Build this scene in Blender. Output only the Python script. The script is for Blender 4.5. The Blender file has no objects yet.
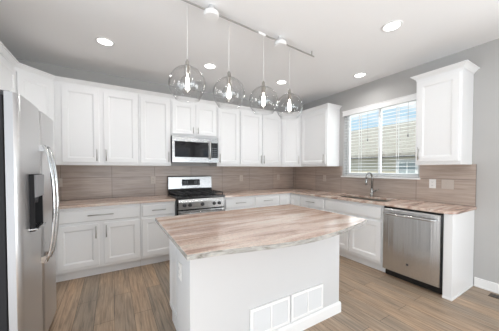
import bpy, bmesh, math, random
from mathutils import Vector, Matrix
random.seed(4)
S = bpy.context.scene
C = S.collection
PI = math.pi

# ------------------------------------------------------------------ camera
cd = bpy.data.cameras.new('camera')
cam = bpy.data.objects.new('camera', cd)
C.objects.link(cam)
cd.sensor_width = 36
cd.lens = 228.77 / 499 * 36
cd.shift_y = 8.84 / 499
cd.clip_start = 0.05
cam.location = (-3.5613, -4.0158, 1.3411)
cam.rotation_euler = (PI/2 - 0.0221, 0, -0.5372)
S.camera = cam

# ------------------------------------------------------------------ colour management
S.view_settings.view_transform = 'Standard'
S.view_settings.look = 'None'
S.view_settings.gamma = 1
S.view_settings.use_curve_mapping = False
S.view_settings.exposure = 0.08
S.cycles.use_denoising = True
S.cycles.max_bounces = 10
S.cycles.diffuse_bounces = 6
S.cycles.transparent_max_bounces = 16
S.cycles.caustics_reflective = False
S.cycles.caustics_refractive = False
S.cycles.sample_clamp_indirect = 6

# ------------------------------------------------------------------ world: blue sky with broken cloud
W = bpy.data.worlds.new('sky')
S.world = W
W.use_nodes = True
nt = W.node_tree
nt.nodes.clear()
wo = nt.nodes.new('ShaderNodeOutputWorld')
bg = nt.nodes.new('ShaderNodeBackground')
tc = nt.nodes.new('ShaderNodeTexCoord')
mp = nt.nodes.new('ShaderNodeMapping')
mp.inputs['Scale'].default_value = (1, 1, 3.5)
nz = nt.nodes.new('ShaderNodeTexNoise')
nz.inputs['Scale'].default_value = 5.5
nz.inputs['Detail'].default_value = 6
cr = nt.nodes.new('ShaderNodeValToRGB')
cr.color_ramp.elements[0].position = 0.47
cr.color_ramp.elements[1].position = 0.66
cr.color_ramp.elements[0].color = (0.52, 0.72, 0.88, 1)
cr.color_ramp.elements[1].color = (0.93, 0.95, 0.98, 1)
nt.links.new(tc.outputs['Generated'], mp.inputs[0])
nt.links.new(mp.outputs[0], nz.inputs['Vector'])
nt.links.new(nz.outputs['Fac'], cr.inputs[0])
nt.links.new(cr.outputs[0], bg.inputs['Color'])
bg.inputs['Strength'].default_value = 1.0
nt.links.new(bg.outputs[0], wo.inputs[0])

# ------------------------------------------------------------------ sun, kitchen window daylight, and fill lamps added at invented windows
def light(name, kind, loc, rot, energy, col=(1, 1, 1), sx=1, sy=1, shape='RECTANGLE'):
    l = bpy.data.lights.new(name, kind)
    l.energy = energy
    l.color = col
    if kind == 'AREA':
        l.shape = shape
        l.size = sx
        if shape == 'RECTANGLE':
            l.size_y = sy
    o = bpy.data.objects.new(name, l)
    C.objects.link(o)
    o.location = loc
    o.rotation_euler = rot
    return o
sun = light('sun', 'SUN', (0, 0, 8), (0, math.radians(-38), 0), 4.2, (1.0, 0.95, 0.88))
sun.data.angle = 0.02
# three invented windows behind the camera, added unseen for fill (each lamp fills one opening)
REARX = [(-4.35, -3.05), (-2.95, -1.65), (-1.55, -0.25)]
YR = -8.2
for x0, x1 in REARX:
    light('added_rear_fill', 'AREA', ((x0+x1)/2, YR - 0.85, 0.75), (PI/2 + 0.85, 0, 0), 72, (0.93, 0.965, 1.0), x1-x0, 2.2)
# invented side windows, unseen and added for fill; then the kitchen window's daylight
LWY = (-5.9, -2.6)
light('added_side_fill', 'AREA', (-4.79 - 0.85, (LWY[0]+LWY[1])/2, 0.75), (PI/2 + 0.85, 0, -PI/2), 100, (0.93, 0.965, 1.0), LWY[1]-LWY[0], 2.2)
RWY = (-7.4, -4.4)
light('added_right_fill', 'AREA', (0.85, (RWY[0]+RWY[1])/2, 0.75), (PI/2 + 0.85, 0, PI/2), 200, (0.93, 0.965, 1.0), RWY[1]-RWY[0], 2.2)
light('kitchen_window_daylight', 'AREA', (0.20, -1.93, 1.80), (0, PI/2, 0), 8, (0.93, 0.97, 1.0), 1.1, 1.15)
LAMPS = [(-3.623, -1.025), (-2.418, -1.05), (-1.205, -2.781), (-0.397, -1.909), (-1.226, -1.098), (-3.7, -3.9), (-1.3, -4.8), (-3.6, -6.3), (-1.3, -6.8)]  # last four are unseen, added behind the camera to light the room

# ------------------------------------------------------------------ materials
def mat(name, col, rough=0.5, metal=0.0, spec=0.5, emit=None, es=0):
    m = bpy.data.materials.new(name)
    m.use_nodes = True
    b = m.node_tree.nodes['Principled BSDF']
    b.inputs['Base Color'].default_value = (*col, 1)
    b.inputs['Roughness'].default_value = rough
    b.inputs['Metallic'].default_value = metal
    b.inputs['Specular IOR Level'].default_value = spec
    if emit:
        b.inputs['Emission Color'].default_value = (*emit, 1)
        b.inputs['Emission Strength'].default_value = es
    return m
def nodes(m):
    t = m.node_tree
    return t, t.nodes, t.links, t.nodes['Principled BSDF']
def ramp(t, stops):
    r = t.nodes.new('ShaderNodeValToRGB')
    e = r.color_ramp.elements
    while len(e) < len(stops):
        e.new(0.5)
    for k, (p, c) in enumerate(stops):
        e[k].position = p
        e[k].color = (*c, 1)
    return r
def mix(t, fac, a, b, mode='MIX'):
    n = t.nodes.new('ShaderNodeMix')
    n.data_type = 'RGBA'
    n.blend_type = mode
    for sock, v in ((n.inputs[0], fac), (n.inputs[6], a), (n.inputs[7], b)):
        if isinstance(v, (int, float)):
            sock.default_value = v
        elif isinstance(v, tuple):
            sock.default_value = (*v, 1)
        else:
            t.links.new(v, sock)
    return n.outputs[2]
def objmap(t, scale=(1, 1, 1), loc=(0, 0, 0), rot=(0, 0, 0)):
    tc = t.nodes.new('ShaderNodeTexCoord')
    m = t.nodes.new('ShaderNodeMapping')
    m.inputs['Scale'].default_value = scale
    m.inputs['Location'].default_value = loc
    m.inputs['Rotation'].default_value = rot
    t.links.new(tc.outputs['Object'], m.inputs[0])
    return m.outputs[0]
def noise(t, vec, scale, detail=4, rough=0.5, dist=0):
    n = t.nodes.new('ShaderNodeTexNoise')
    n.inputs['Scale'].default_value = scale
    n.inputs['Detail'].default_value = detail
    n.inputs['Roughness'].default_value = rough
    n.inputs['Distortion'].default_value = dist
    t.links.new(vec, n.inputs['Vector'])
    return n.outputs['Fac']
def speckle(m, scale, amount, a, b):
    """gentle tonal variation of a painted surface"""
    t, N, L, B = nodes(m)
    f = noise(t, objmap(t), scale, 3)
    L.new(mix(t, f, a, b), B.inputs['Base Color'])
    bp = N.new('ShaderNodeBump')
    bp.inputs['Strength'].default_value = amount
    bp.inputs['Distance'].default_value = 0.002
    L.new(noise(t, objmap(t), scale * 20, 2), bp.inputs['Height'])
    L.new(bp.outputs[0], B.inputs['Normal'])

M = {}
M['white'] = mat('white_cabinet_paint', (0.83, 0.83, 0.825), 0.32)
speckle(M['white'], 3, 0.02, (0.825, 0.828, 0.83), (0.845, 0.848, 0.85))
M['trim'] = mat('white_trim_paint', (0.85, 0.85, 0.845), 0.35)
M['plate'] = mat('white_plastic', (0.80, 0.79, 0.77), 0.35)
M['slot'] = mat('dark_slot', (0.05, 0.05, 0.05), 0.6)
M['wall'] = mat('greige_wall_paint', (0.53, 0.52, 0.505), 0.85)
speckle(M['wall'], 2, 0.15, (0.45, 0.442, 0.432), (0.47, 0.462, 0.452))
M['knee'] = mat('light_wall_paint', (0.74, 0.74, 0.74), 0.8)
speckle(M['knee'], 2, 0.12, (0.60, 0.60, 0.60), (0.62, 0.62, 0.62))
M['ceiling'] = mat('ceiling_paint', (0.78, 0.775, 0.77), 0.9)
speckle(M['ceiling'], 2, 0.2, (0.85, 0.85, 0.85), (0.87, 0.87, 0.87))
M['nickel'] = mat('satin_nickel', (0.50, 0.49, 0.47), 0.3, 1.0)
M['chrome'] = mat('chrome', (0.62, 0.62, 0.62), 0.12, 1.0)
M['faucet'] = mat('brushed_grey_faucet', (0.36, 0.36, 0.35), 0.25, 1.0)
M['almond'] = mat('almond_plastic', (0.52, 0.46, 0.41), 0.4)
M['black'] = mat('black_enamel', (0.012, 0.012, 0.013), 0.22)
M['iron'] = mat('cast_iron', (0.016, 0.016, 0.017), 0.55)
M['blackglass'] = mat('black_glass', (0.010, 0.010, 0.012), 0.06)
M['darkplastic'] = mat('dark_plastic', (0.05, 0.05, 0.055), 0.4)
M['greyplastic'] = mat('grey_plastic', (0.22, 0.22, 0.23), 0.35)
M['bronze'] = mat('bronze_metal', (0.10, 0.07, 0.05), 0.45, 0.6)
M['lens'] = mat('lamp_lens', (0.9, 0.9, 0.9), 0.5, emit=(1.0, 0.98, 0.95), es=6)
M['bulb'] = mat('glowing_bulb', (0.9, 0.9, 0.9), 0.4, emit=(1.0, 0.97, 0.92), es=2.2)
M['filament'] = mat('glowing_filament', (0.9, 0.9, 0.9), 0.4, emit=(1.0, 0.95, 0.86), es=20)
M['display'] = mat('range_display', (0.01, 0.01, 0.012), 0.1)
M['digits'] = mat('display_digits', (0.02, 0.03, 0.03), 0.3, emit=(0.5, 0.8, 0.9), es=0.6)
M['slat'] = mat('white_blind_slat', (0.84, 0.84, 0.835), 0.45)
M['vinyl'] = mat('white_vinyl', (0.84, 0.84, 0.84), 0.35)
M['farpane'] = mat('pale_grey_pane', (0.42, 0.47, 0.48), 0.1)  # even pale grey for the neighbour's window panes
M['blackcase'] = mat('black_painted_steel', (0.02, 0.02, 0.022), 0.7, 0, 0.2)
M['louver'] = mat('white_painted_louver', (0.66, 0.66, 0.66), 0.5)
M['badge'] = mat('badge', (0.05, 0.05, 0.06), 0.2, 0.5)

def steel(name, base, rough, axis):
    m = mat(name, base, rough, 1.0)
    t, N, L, B = nodes(m)
    sc = {'x': (1.2, 60, 60), 'y': (60, 1.2, 60), 'z': (60, 60, 1.2)}[axis]
    f = noise(t, objmap(t, sc), 6, 3)
    r = N.new('ShaderNodeMapRange')
    r.inputs[3].default_value = rough - 0.05
    r.inputs[4].default_value = rough + 0.08
    L.new(f, r.inputs[0])
    L.new(r.outputs[0], B.inputs['Roughness'])
    L.new(mix(t, f, tuple(c*0.95 for c in base), tuple(min(1, c*1.05) for c in base)), B.inputs['Base Color'])
    return m
M['steel'] = steel('brushed_stainless_steel', (0.50, 0.50, 0.50), 0.25, 'x')
M['steeldw'] = steel('grained_stainless_steel', (0.62, 0.62, 0.62), 0.22, 'z')
_b = M['steeldw'].node_tree.nodes['Principled BSDF']
_b.inputs['Anisotropic'].default_value = 0.85
_b.inputs['Anisotropic'].default_value = 0.3
_b.inputs['Base Color'].default_value = (0.6, 0.6, 0.6, 1)
_t = M['steeldw'].node_tree
_bp = _t.nodes.new('ShaderNodeBump')
_bp.inputs['Strength'].default_value = 1.0
_bp.inputs['Distance'].default_value = 0.006
_t.links.new(noise(_t, objmap(_t, (11, 0.1, 0.25)), 1.0, 3, 0.55), _bp.inputs['Height'])
_t.links.new(_bp.outputs[0], _b.inputs['Normal'])
M['fridgeside'] = mat('grey_door_edge', (0.40, 0.40, 0.41), 0.45, 0.3)
M['steelv'] = steel('brushed_stainless_steel_upright', (0.74, 0.74, 0.745), 0.38, 'z')
M['basin'] = steel('satin_sink_steel', (0.42, 0.40, 0.37), 0.35, 'y')

def glass(name, tint=(1, 1, 1), ior=1.45, gl=(1, 1, 1), edge=(1, 1, 1)):
    m = bpy.data.materials.new(name)
    m.use_nodes = True
    t = m.node_tree
    t.nodes.clear()
    o = t.nodes.new('ShaderNodeOutputMaterial')
    tr = t.nodes.new('ShaderNodeBsdfTransparent')
    lw = t.nodes.new('ShaderNodeLayerWeight')
    lw.inputs[0].default_value = 0.5
    pw = t.nodes.new('ShaderNodeMath')
    pw.operation = 'POWER'
    pw.inputs[1].default_value = 5.0
    t.links.new(lw.outputs['Facing'], pw.inputs[0])
    t.links.new(mix(t, pw.outputs[0], tint, edge), tr.inputs[0])
    g = t.nodes.new('ShaderNodeBsdfGlossy')
    g.inputs['Roughness'].default_value = 0.03
    g.inputs[0].default_value = (*gl, 1)
    f0 = t.nodes.new('ShaderNodeLayerWeight')
    f0.inputs[0].default_value = 0.5
    f1 = t.nodes.new('ShaderNodeMath')
    f1.operation = 'POWER'
    f1.inputs[1].default_value = 4.0
    f = t.nodes.new('ShaderNodeMapRange')
    f.inputs[3].default_value = 0.03
    f.inputs[4].default_value = ior - 0.9
    t.links.new(f0.outputs['Facing'], f1.inputs[0])
    t.links.new(f1.outputs[0], f.inputs[0])
    mx = t.nodes.new('ShaderNodeMixShader')
    t.links.new(f.outputs[0], mx.inputs[0])
    t.links.new(tr.outputs[0], mx.inputs[1])
    t.links.new(g.outputs[0], mx.inputs[2])
    t.links.new(mx.outputs[0], o.inputs[0])
    return m
M['pane'] = glass('window_glass', (0.96, 0.98, 0.98))
M['globe'] = glass('clear_globe_glass', (0.965, 0.965, 0.965), 1.45, edge=(0.50, 0.50, 0.50))

# granite: pink-beige with streaks that run along one axis
def granite(name, rot, sx=1.0, lift=0.0):
    m = mat(name, (0.7, 0.55, 0.45), 0.10)
    t, N, L, B = nodes(m)
    v = objmap(t, (0.55 * sx, 4.2, 4.2), rot=(0, 0, rot))
    f1 = noise(t, v, 2.6, 8, 0.62, 0.6)
    c1 = ramp(t, [(0.30, (0.20, 0.125, 0.10)), (0.40, (0.45, 0.31, 0.25)), (0.50, (0.64, 0.49, 0.41)), (0.61, (0.73, 0.64, 0.565)), (0.74, (0.60, 0.56, 0.51))])
    L.new(f1, c1.inputs[0])
    v2 = objmap(t, (1.1, 9, 9), rot=(0, 0, rot + 0.06), loc=(3, 1, 0))
    f2 = noise(t, v2, 3.2, 7, 0.68, 1.0)
    c2 = ramp(t, [(0.0, (0, 0, 0)), (0.60, (0, 0, 0)), (0.72, (1, 1, 1))])
    L.new(f2, c2.inputs[0])
    a = mix(t, c2.outputs[0], c1.outputs[0], (0.33, 0.19, 0.155))
    f3 = noise(t, objmap(t), 90, 3, 0.6)
    c3 = ramp(t, [(0.35, (0.80, 0.80, 0.80)), (0.6, (1.08, 1.06, 1.05))])
    L.new(f3, c3.inputs[0])
    L.new(mix(t, 1.0, a, c3.outputs[0], 'MULTIPLY'), B.inputs['Base Color'])
    return m
M['granite'] = granite('pink_beige_granite', 0.10)
M['granite_y'] = granite('pink_beige_granite_crosswise', PI/2)

# granite edge: grey-green to brown mottling on the island slab's vertical faces
m = mat('granite_sawn_edge', (0.4, 0.4, 0.38), 0.16)
t, N, L, B = nodes(m)
f = noise(t, objmap(t, (2.5, 2.5, 14)), 4, 7, 0.65, 0.8)
c = ramp(t, [(0.32, (0.10, 0.09, 0.075)), (0.45, (0.27, 0.255, 0.23)), (0.58, (0.42, 0.41, 0.385)), (0.72, (0.50, 0.42, 0.35))])
L.new(f, c.inputs[0])
L.new(c.outputs[0], B.inputs['Base Color'])
M['edge'] = m

# plank floor: boards run along y
m = mat('wood_plank_floor', (0.3, 0.2, 0.15), 0.38)
t, N, L, B = nodes(m)
tcn = N.new('ShaderNodeTexCoord')
sp = N.new('ShaderNodeSeparateXYZ')
cb = N.new('ShaderNodeCombineXYZ')
L.new(tcn.outputs['Object'], sp.inputs[0])
L.new(sp.outputs['Y'], cb.inputs['X'])
L.new(sp.outputs['X'], cb.inputs['Y'])
bk = N.new('ShaderNodeTexBrick')
L.new(cb.outputs[0], bk.inputs['Vector'])
bk.offset = 0.37
bk.inputs['Scale'].default_value = 1
bk.inputs['Brick Width'].default_value = 1.22
bk.inputs['Row Height'].default_value = 0.155
bk.inputs['Mortar Size'].default_value = 0.0016
bk.inputs['Mortar Smooth'].default_value = 0.2
bk.inputs['Color1'].default_value = (0.450, 0.325, 0.222, 1)
bk.inputs['Color2'].default_value = (0.320, 0.260, 0.200, 1)
bk.inputs['Mortar'].default_value = (0.05, 0.035, 0.025, 1)
g1 = noise(t, objmap(t, (26, 1.4, 1)), 2.0, 7, 0.65, 0.7)
rg = ramp(t, [(0.28, (0.45, 0.44, 0.44)), (0.50, (0.92, 0.91, 0.91)), (0.72, (1.32, 1.31, 1.29))])
L.new(g1, rg.inputs[0])
g2 = noise(t, objmap(t, (5, 0.8, 1), loc=(4, 2, 0)), 1.6, 4)
rg2 = ramp(t, [(0.35, (0.88, 0.90, 0.92)), (0.65, (1.12, 1.06, 1.00))])
L.new(g2, rg2.inputs[0])
cc = mix(t, 1.0, bk.outputs['Color'], rg.outputs[0], 'MULTIPLY')
L.new(mix(t, 1.0, cc, rg2.outputs[0], 'MULTIPLY'), B.inputs['Base Color'])
mr = N.new('ShaderNodeMapRange')
mr.inputs[3].default_value = 0.30
mr.inputs[4].default_value = 0.48
L.new(g1, mr.inputs[0])
L.new(mr.outputs[0], B.inputs['Roughness'])
bp = N.new('ShaderNodeBump')
bp.inputs['Strength'].default_value = 0.25
bp.inputs['Distance'].default_value = 0.002
L.new(g1, bp.inputs['Height'])
L.new(bp.outputs[0], B.inputs['Normal'])
M['floor'] = m

# backsplash: stacked 60 x 30 tile with level grain
def tiles(name, ax, off):
    m = mat(name, (0.4, 0.33, 0.28), 0.30)
    t, N, L, B = nodes(m)
    tcn = N.new('ShaderNodeTexCoord')
    sp = N.new('ShaderNodeSeparateXYZ')
    cb = N.new('ShaderNodeCombineXYZ')
    ad = N.new('ShaderNodeMath')
    ad.inputs[1].default_value = off
    L.new(tcn.outputs['Object'], sp.inputs[0])
    L.new(sp.outputs[ax], ad.inputs[0])
    L.new(ad.outputs[0], cb.inputs['X'])
    az = N.new('ShaderNodeMath')
    az.inputs[1].default_value = -0.914 + 3.05
    L.new(sp.outputs['Z'], az.inputs[0])
    L.new(az.outputs[0], cb.inputs['Y'])
    bk = N.new('ShaderNodeTexBrick')
    bk.offset = 0.0
    L.new(cb.outputs[0], bk.inputs['Vector'])
    bk.inputs['Scale'].default_value = 1
    bk.inputs['Brick Width'].default_value = 0.6
    bk.inputs['Row Height'].default_value = 0.305
    bk.inputs['Mortar Size'].default_value = 0.0032
    bk.inputs['Mortar Smooth'].default_value = 0.1
    bk.inputs['Color1'].default_value = (0.43, 0.350, 0.298, 1)
    bk.inputs['Color2'].default_value = (0.385, 0.322, 0.282, 1)
    bk.inputs['Mortar'].default_value = (0.20, 0.17, 0.15, 1)
    mp = N.new('ShaderNodeMapping')
    mp.inputs['Scale'].default_value = (1.1, 17, 1)
    L.new(cb.outputs[0], mp.inputs[0])
    f = noise(t, mp.outputs[0], 2.2, 6, 0.6, 0.5)
    r = ramp(t, [(0.30, (0.80, 0.79, 0.78)), (0.5, (1.0, 1.0, 1.0)), (0.70, (1.18, 1.19, 1.20))])
    L.new(f, r.inputs[0])
    L.new(mix(t, 1.0, bk.outputs['Color'], r.outputs[0], 'MULTIPLY'), B.inputs['Base Color'])
    return m
M['tile_back'] = tiles('taupe_tile_back', 'X', 6.0 - 0.02)
M['tile_side'] = tiles('taupe_tile_side', 'Y', 6.0 + 0.10)

# ------------------------------------------------------------------ mesh helpers
def box(bm, x0, x1, y0, y1, z0, z1, mi=0):
    vs = [bm.verts.new(p) for p in ((x0,y0,z0),(x1,y0,z0),(x1,y1,z0),(x0,y1,z0),(x0,y0,z1),(x1,y0,z1),(x1,y1,z1),(x0,y1,z1))]
    for f in ((3,2,1,0),(4,5,6,7),(0,1,5,4),(1,2,6,5),(2,3,7,6),(3,0,4,7)):
        fc = bm.faces.new([vs[i] for i in f])
        fc.material_index = mi
    return vs
def BX(*boxes):
    bm = bmesh.new()
    for b in boxes:
        box(bm, *b)
    return bm
def tube(bm, pts, r, n=10, cap=True):
    pts = [Vector(p) for p in pts]
    rs = r if isinstance(r, (list, tuple)) else [r] * len(pts)
    rings = []
    up = None
    for i, p in enumerate(pts):
        d = (pts[min(i+1, len(pts)-1)] - pts[max(i-1, 0)]).normalized()
        if up is None:
            up = Vector((0, 0, 1)) if abs(d.z) < 0.9 else Vector((1, 0, 0))
        a = d.cross(up).normalized()
        b = a.cross(d).normalized()
        up = b
        rings.append([bm.verts.new(p + rs[i] * (math.cos(2*PI*k/n) * a + math.sin(2*PI*k/n) * b)) for k in range(n)])
    for A, B in zip(rings, rings[1:]):
        for k in range(n):
            f = bm.faces.new((A[k], A[(k+1) % n], B[(k+1) % n], B[k]))
            f.smooth = True
    if cap:
        bm.faces.new(rings[0][::-1])
        bm.faces.new(rings[-1])
def lathe(bm, prof, cx=0, cy=0, n=32, axis='z'):
    rings = []
    for r, z in prof:
        ring = []
        for k in range(n):
            a = 2*PI*k/n
            if axis == 'z':
                p = (cx + r*math.cos(a), cy + r*math.sin(a), z)
            elif axis == 'y':
                p = (cx + r*math.cos(a), z, cy + r*math.sin(a))
            else:
                p = (z, cx + r*math.cos(a), cy + r*math.sin(a))
            ring.append(bm.verts.new(p))
        rings.append(ring)
    for A, B in zip(rings, rings[1:]):
        for k in range(n):
            f = bm.faces.new((A[k], A[(k+1) % n], B[(k+1) % n], B[k]))
            f.smooth = True
    return rings
def solid_lathe(bm, prof, cx=0, cy=0, n=32, axis='z'):
    R = lathe(bm, prof, cx, cy, n, axis)
    bm.faces.new(R[0][::-1])
    bm.faces.new(R[-1])
def prism(bm, outer, holes, z0, z1, axis='z', edge_mi=0):
    """extrude a polygon with holes; axis says which way it is extruded"""
    def P(p, h):
        if axis == 'z': return (p[0], p[1], h)
        if axis == 'y': return (p[0], h, p[1])
        return (h, p[0], p[1])
    es = []
    loops = []
    for lp in [outer] + holes:
        vs = [bm.verts.new(P(p, z0)) for p in lp]
        loops.append(vs)
        es += [bm.edges.new((vs[i], vs[(i+1) % len(vs)])) for i in range(len(vs))]
    r = bmesh.ops.triangle_fill(bm, edges=es, use_beauty=True)
    fs = [g for g in r['geom'] if isinstance(g, bmesh.types.BMFace)]
    ex = bmesh.ops.extrude_face_region(bm, geom=fs)
    d = Vector(P((0, 0), z1)) - Vector(P((0, 0), z0))
    nv = [g for g in ex['geom'] if isinstance(g, bmesh.types.BMVert)]
    bmesh.ops.translate(bm, verts=nv, vec=d)
    if edge_mi:
        bm.normal_update()
        ai = 'xyz'.index(axis)
        for f in bm.faces:
            if abs(f.normal[ai]) < 0.5:
                f.material_index = edge_mi
def sweep(bm, path, prof):
    """profile (out, z) swept along a 2-D path, mitred; 'out' is to the right of travel"""
    n = len(path)
    P = [Vector(p) for p in path]
    rings = []
    for i in range(n):
        d1 = (P[i] - P[i-1]).normalized() if i > 0 else None
        d2 = (P[i+1] - P[i]).normalized() if i < n-1 else None
        n1 = Vector((d1.y, -d1.x)) if d1 else None
        n2 = Vector((d2.y, -d2.x)) if d2 else None
        if n1 is None: mv = n2
        elif n2 is None: mv = n1
        else:
            mv = (n1 + n2)
            mv = mv / (mv.length_squared / 2)
        rings.append([bm.verts.new((P[i].x + mv.x*o, P[i].y + mv.y*o, z)) for o, z in prof])
    m_ = len(prof)
    for A, B in zip(rings, rings[1:]):
        for k in range(m_):
            bm.faces.new((A[k], B[k], B[(k+1) % m_], A[(k+1) % m_]))
    bm.faces.new(rings[0])
    bm.faces.new(rings[-1][::-1])

def obj(name, bm, ms, parent=None, bevel=0.0, seg=2, M4=None):
    if M4 is not None:
        bmesh.ops.transform(bm, matrix=M4, verts=bm.verts)
    bmesh.ops.recalc_face_normals(bm, faces=bm.faces)
    me = bpy.data.meshes.new(name)
    bm.to_mesh(me)
    bm.free()
    for m_ in (ms if isinstance(ms, (list, tuple)) else [ms]):
        me.materials.append(M[m_])
    o = bpy.data.objects.new(name, me)
    C.objects.link(o)
    if parent:
        o.parent = parent
    if bevel:
        b = o.modifiers.new('bevel', 'BEVEL')
        b.width = bevel
        b.segments = seg
        b.limit_method = 'ANGLE'
        b.angle_limit = math.radians(40)
    return o
def thing(name, label, cat, loc=(0, 0, 0), rz=0, group=None):
    o = bpy.data.objects.new(name, None)
    C.objects.link(o)
    o.empty_display_size = 0.1
    o.location = loc
    o.rotation_euler = (0, 0, rz)
    return tag(o, label, cat, group)
def tag(o, label, cat, group=None):
    o['label'] = label
    o['category'] = cat
    if group:
        o['group'] = group
    return o
def struct(name, bm, ms, label=None, **k):
    o = obj(name, bm, ms, **k)
    o['kind'] = 'structure'
    if label:
        o['label'] = label
    return o

# ------------------------------------------------------------------ room shell
XL, H = -4.79, 2.741
T = 0.15
WY0, WY1, WZ0, WZ1 = -2.52, -1.34, 1.225, 2.345       # kitchen window opening
struct('floor', BX((XL-T, T, YR-T, T, -0.1, 0)), 'floor', 'brown and grey wood plank floor')
struct('ceiling', BX((XL-T, T, YR-T, T, H, H+0.15)), 'ceiling', 'smooth pale grey ceiling')
struct('wall_back', BX((XL-T, T, 0, T, 0, H)), 'wall', 'greige wall behind the range')
bm = bmesh.new()
prism(bm, [(YR-T, 0), (0, 0), (0, H), (YR-T, H)], [[(LWY[0], 0.1), (LWY[1], 0.1), (LWY[1], 2.3), (LWY[0], 2.3)]], XL-T, XL, 'x')  # opening invented for the added side fill, never in view
struct('wall_left', bm, 'wall', 'greige wall behind the refrigerator')
bm = bmesh.new()
prism(bm, [(YR-T, 0), (0, 0), (0, H), (YR-T, H)], [[(WY0, WZ0), (WY1, WZ0), (WY1, WZ1), (WY0, WZ1)], [(RWY[0], 0.15), (RWY[1], 0.15), (RWY[1], 2.3), (RWY[0], 2.3)]], 0, T, 'x')  # second opening is invented, out of view, for the added right fill
struct('wall_right', bm, 'wall', 'greige wall with the kitchen window')
bm = bmesh.new()
prism(bm, [(XL, 0), (0, 0), (0, H), (XL, H)], [[(a, 0.2), (b, 0.2), (b, 2.4), (a, 2.4)] for a, b in REARX], YR-T, YR, 'y')  # invented openings that let in the added rear fill
struct('wall_front', bm, 'wall', 'wall with invented tall window openings, unseen behind the camera')
bm = bmesh.new()
box(bm, -0.014, 0, YR, -3.102, 0, 0.105)
box(bm, -0.018, 0, YR, -3.102, 0, 0.02)
struct('baseboard_right', bm, 'trim', 'white baseboard along the right wall', bevel=0.003)
struct('baseboard_left', BX((XL, XL+0.014, YR, -2.35, 0, 0.105)), 'trim', 'white baseboard beyond the refrigerator', bevel=0.003)

# backsplash tile
struct('wall_tile_back', BX((XL, 0, -0.010, 0, 0.914, 1.40)), 'tile_back', 'taupe tile backsplash behind the range')
bm = bmesh.new()
prism(bm, [(-3.10, 0.914), (-0.010, 0.914), (-0.010, 1.40), (WY1+0.02, 1.40), (WY1+0.02, 1.20), (WY0-0.02, 1.20), (WY0-0.02, 1.40), (-3.10, 1.40)], [], -0.010, 0, 'x')
struct('wall_tile_right', bm, 'tile_side', 'taupe tile backsplash under the window')

# ------------------------------------------------------------------ kitchen window
w = bpy.data.objects.new('window_1', None)
C.objects.link(w)
w.location = (0, -1.93, WZ0)
w['kind'] = 'structure'
w['label'] = 'white two-pane kitchen window over the sink'
hw = (WY1 - WY0) / 2 - 0.002
hh = WZ1 - WZ0 - 0.004
bm = bmesh.new()
prism(bm, [(-hw, 0.002), (hw, 0.002), (hw, hh), (-hw, hh)],
      [[(-hw+0.05, 0.05), (-0.02, 0.05), (-0.02, hh-0.05), (-hw+0.05, hh-0.05)],
       [(0.02, 0.05), (hw-0.05, 0.05), (hw-0.05, hh-0.05), (0.02, hh-0.05)]], 0.095, 0.135, 'x')
f_ = obj('window_frame', bm, 'vinyl', w, 0.003)
f_['kind'] = 'structure'
for a, b in ((-hw+0.045, -0.015), (0.015, hw-0.045)):
    obj('window_pane', BX((0.112, 0.116, a, b, 0.045, hh-0.045)), 'pane', w)
obj('window_sill', BX((-0.035, 0.094, -hw-0.03, hw+0.03, -0.024, 0.0)), 'trim', w, 0.004)

# white wooden blind in the opening
bl = thing('window_blind', 'white wooden slat blind lowered over the kitchen window', 'blind', (0.045, -1.93, WZ0))
obj('valance', BX((-0.056, -0.034, -hw-0.02, hw+0.02, hh-0.055, hh+0.03), (-0.064, -0.034, -hw-0.028, hw+0.028, hh+0.022, hh+0.034), (-0.06, -0.034, -hw-0.024, hw+0.024, hh-0.055, hh-0.045)), 'trim', bl, 0.002)
HALF = ((-hw+0.006, -0.012), (0.012, hw-0.006))
for a, b in HALF:
    bm = bmesh.new()
    ns = 20
    for k in range(ns):
        z = 0.055 + (hh-0.11-0.03) * k / (ns-1)
        vs = box(bm, -0.029, 0.029, a, b, z-0.0016, z+0.0016)
        rot = Matrix.Translation((0, 0, z)) @ Matrix.Rotation(math.radians(-5), 4, 'Y') @ Matrix.Translation((0, 0, -z))
        bmesh.ops.transform(bm, matrix=rot, verts=vs)
    obj('slats', bm, 'slat', bl)
    obj('head_rail', BX((-0.027, 0.027, a, b, hh-0.05, hh-0.006)), 'slat', bl)
    obj('bottom_rail', BX((-0.027, 0.027, a, b, 0.006, 0.024)), 'slat', bl, 0.003)
    for y in ((a+b)/2,):
        obj('ladder_cord', BX((-0.031, -0.029, y-0.005, y+0.005, 0.01, hh-0.05), (0.029, 0.031, y-0.005, y+0.005, 0.01, hh-0.05)), 'slat', bl)
    bm = bmesh.new()
    yc = b - 0.10 if a < 0 - 0.1 else b - 0.06
    yc = a + 0.13
    tube(bm, [(-0.04, yc, hh-0.05), (-0.04, yc, 0.62)], 0.0016, 6)
    tube(bm, [(-0.04, yc, 0.62), (-0.04, yc, 0.60), (-0.04, yc, 0.575)], [0.003, 0.008, 0.010], 8)
    c_ = obj('pull_cord', bm, 'greyplastic', bl)

# ------------------------------------------------------------------ neighbour's house beyond the window
m = mat('neighbour_siding', (0.66, 0.60, 0.49), 0.8)
t, N, L, B = nodes(m)
wv = N.new('ShaderNodeTexWave')
wv.bands_direction = 'Z'
wv.wave_profile = 'SAW'
wv.inputs['Scale'].default_value = 1.6
L.new(objmap(t), wv.inputs['Vector'])
bp = N.new('ShaderNodeBump')
bp.inputs['Distance'].default_value = 0.02
L.new(wv.outputs['Fac'], bp.inputs['Height'])
L.new(bp.outputs[0], B.inputs['Normal'])
M['siding'] = m
m = mat('neighbour_shingles', (0.2, 0.18, 0.15), 0.9)
t, N, L, B = nodes(m)
f = noise(t, objmap(t, (3, 1.5, 3)), 4, 5, 0.7)
c = ramp(t, [(0.3, (0.26, 0.235, 0.20)), (0.7, (0.44, 0.41, 0.36))])
L.new(f, c.inputs[0])
L.new(c.outputs[0], B.inputs['Base Color'])
M['shingle'] = m
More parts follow.
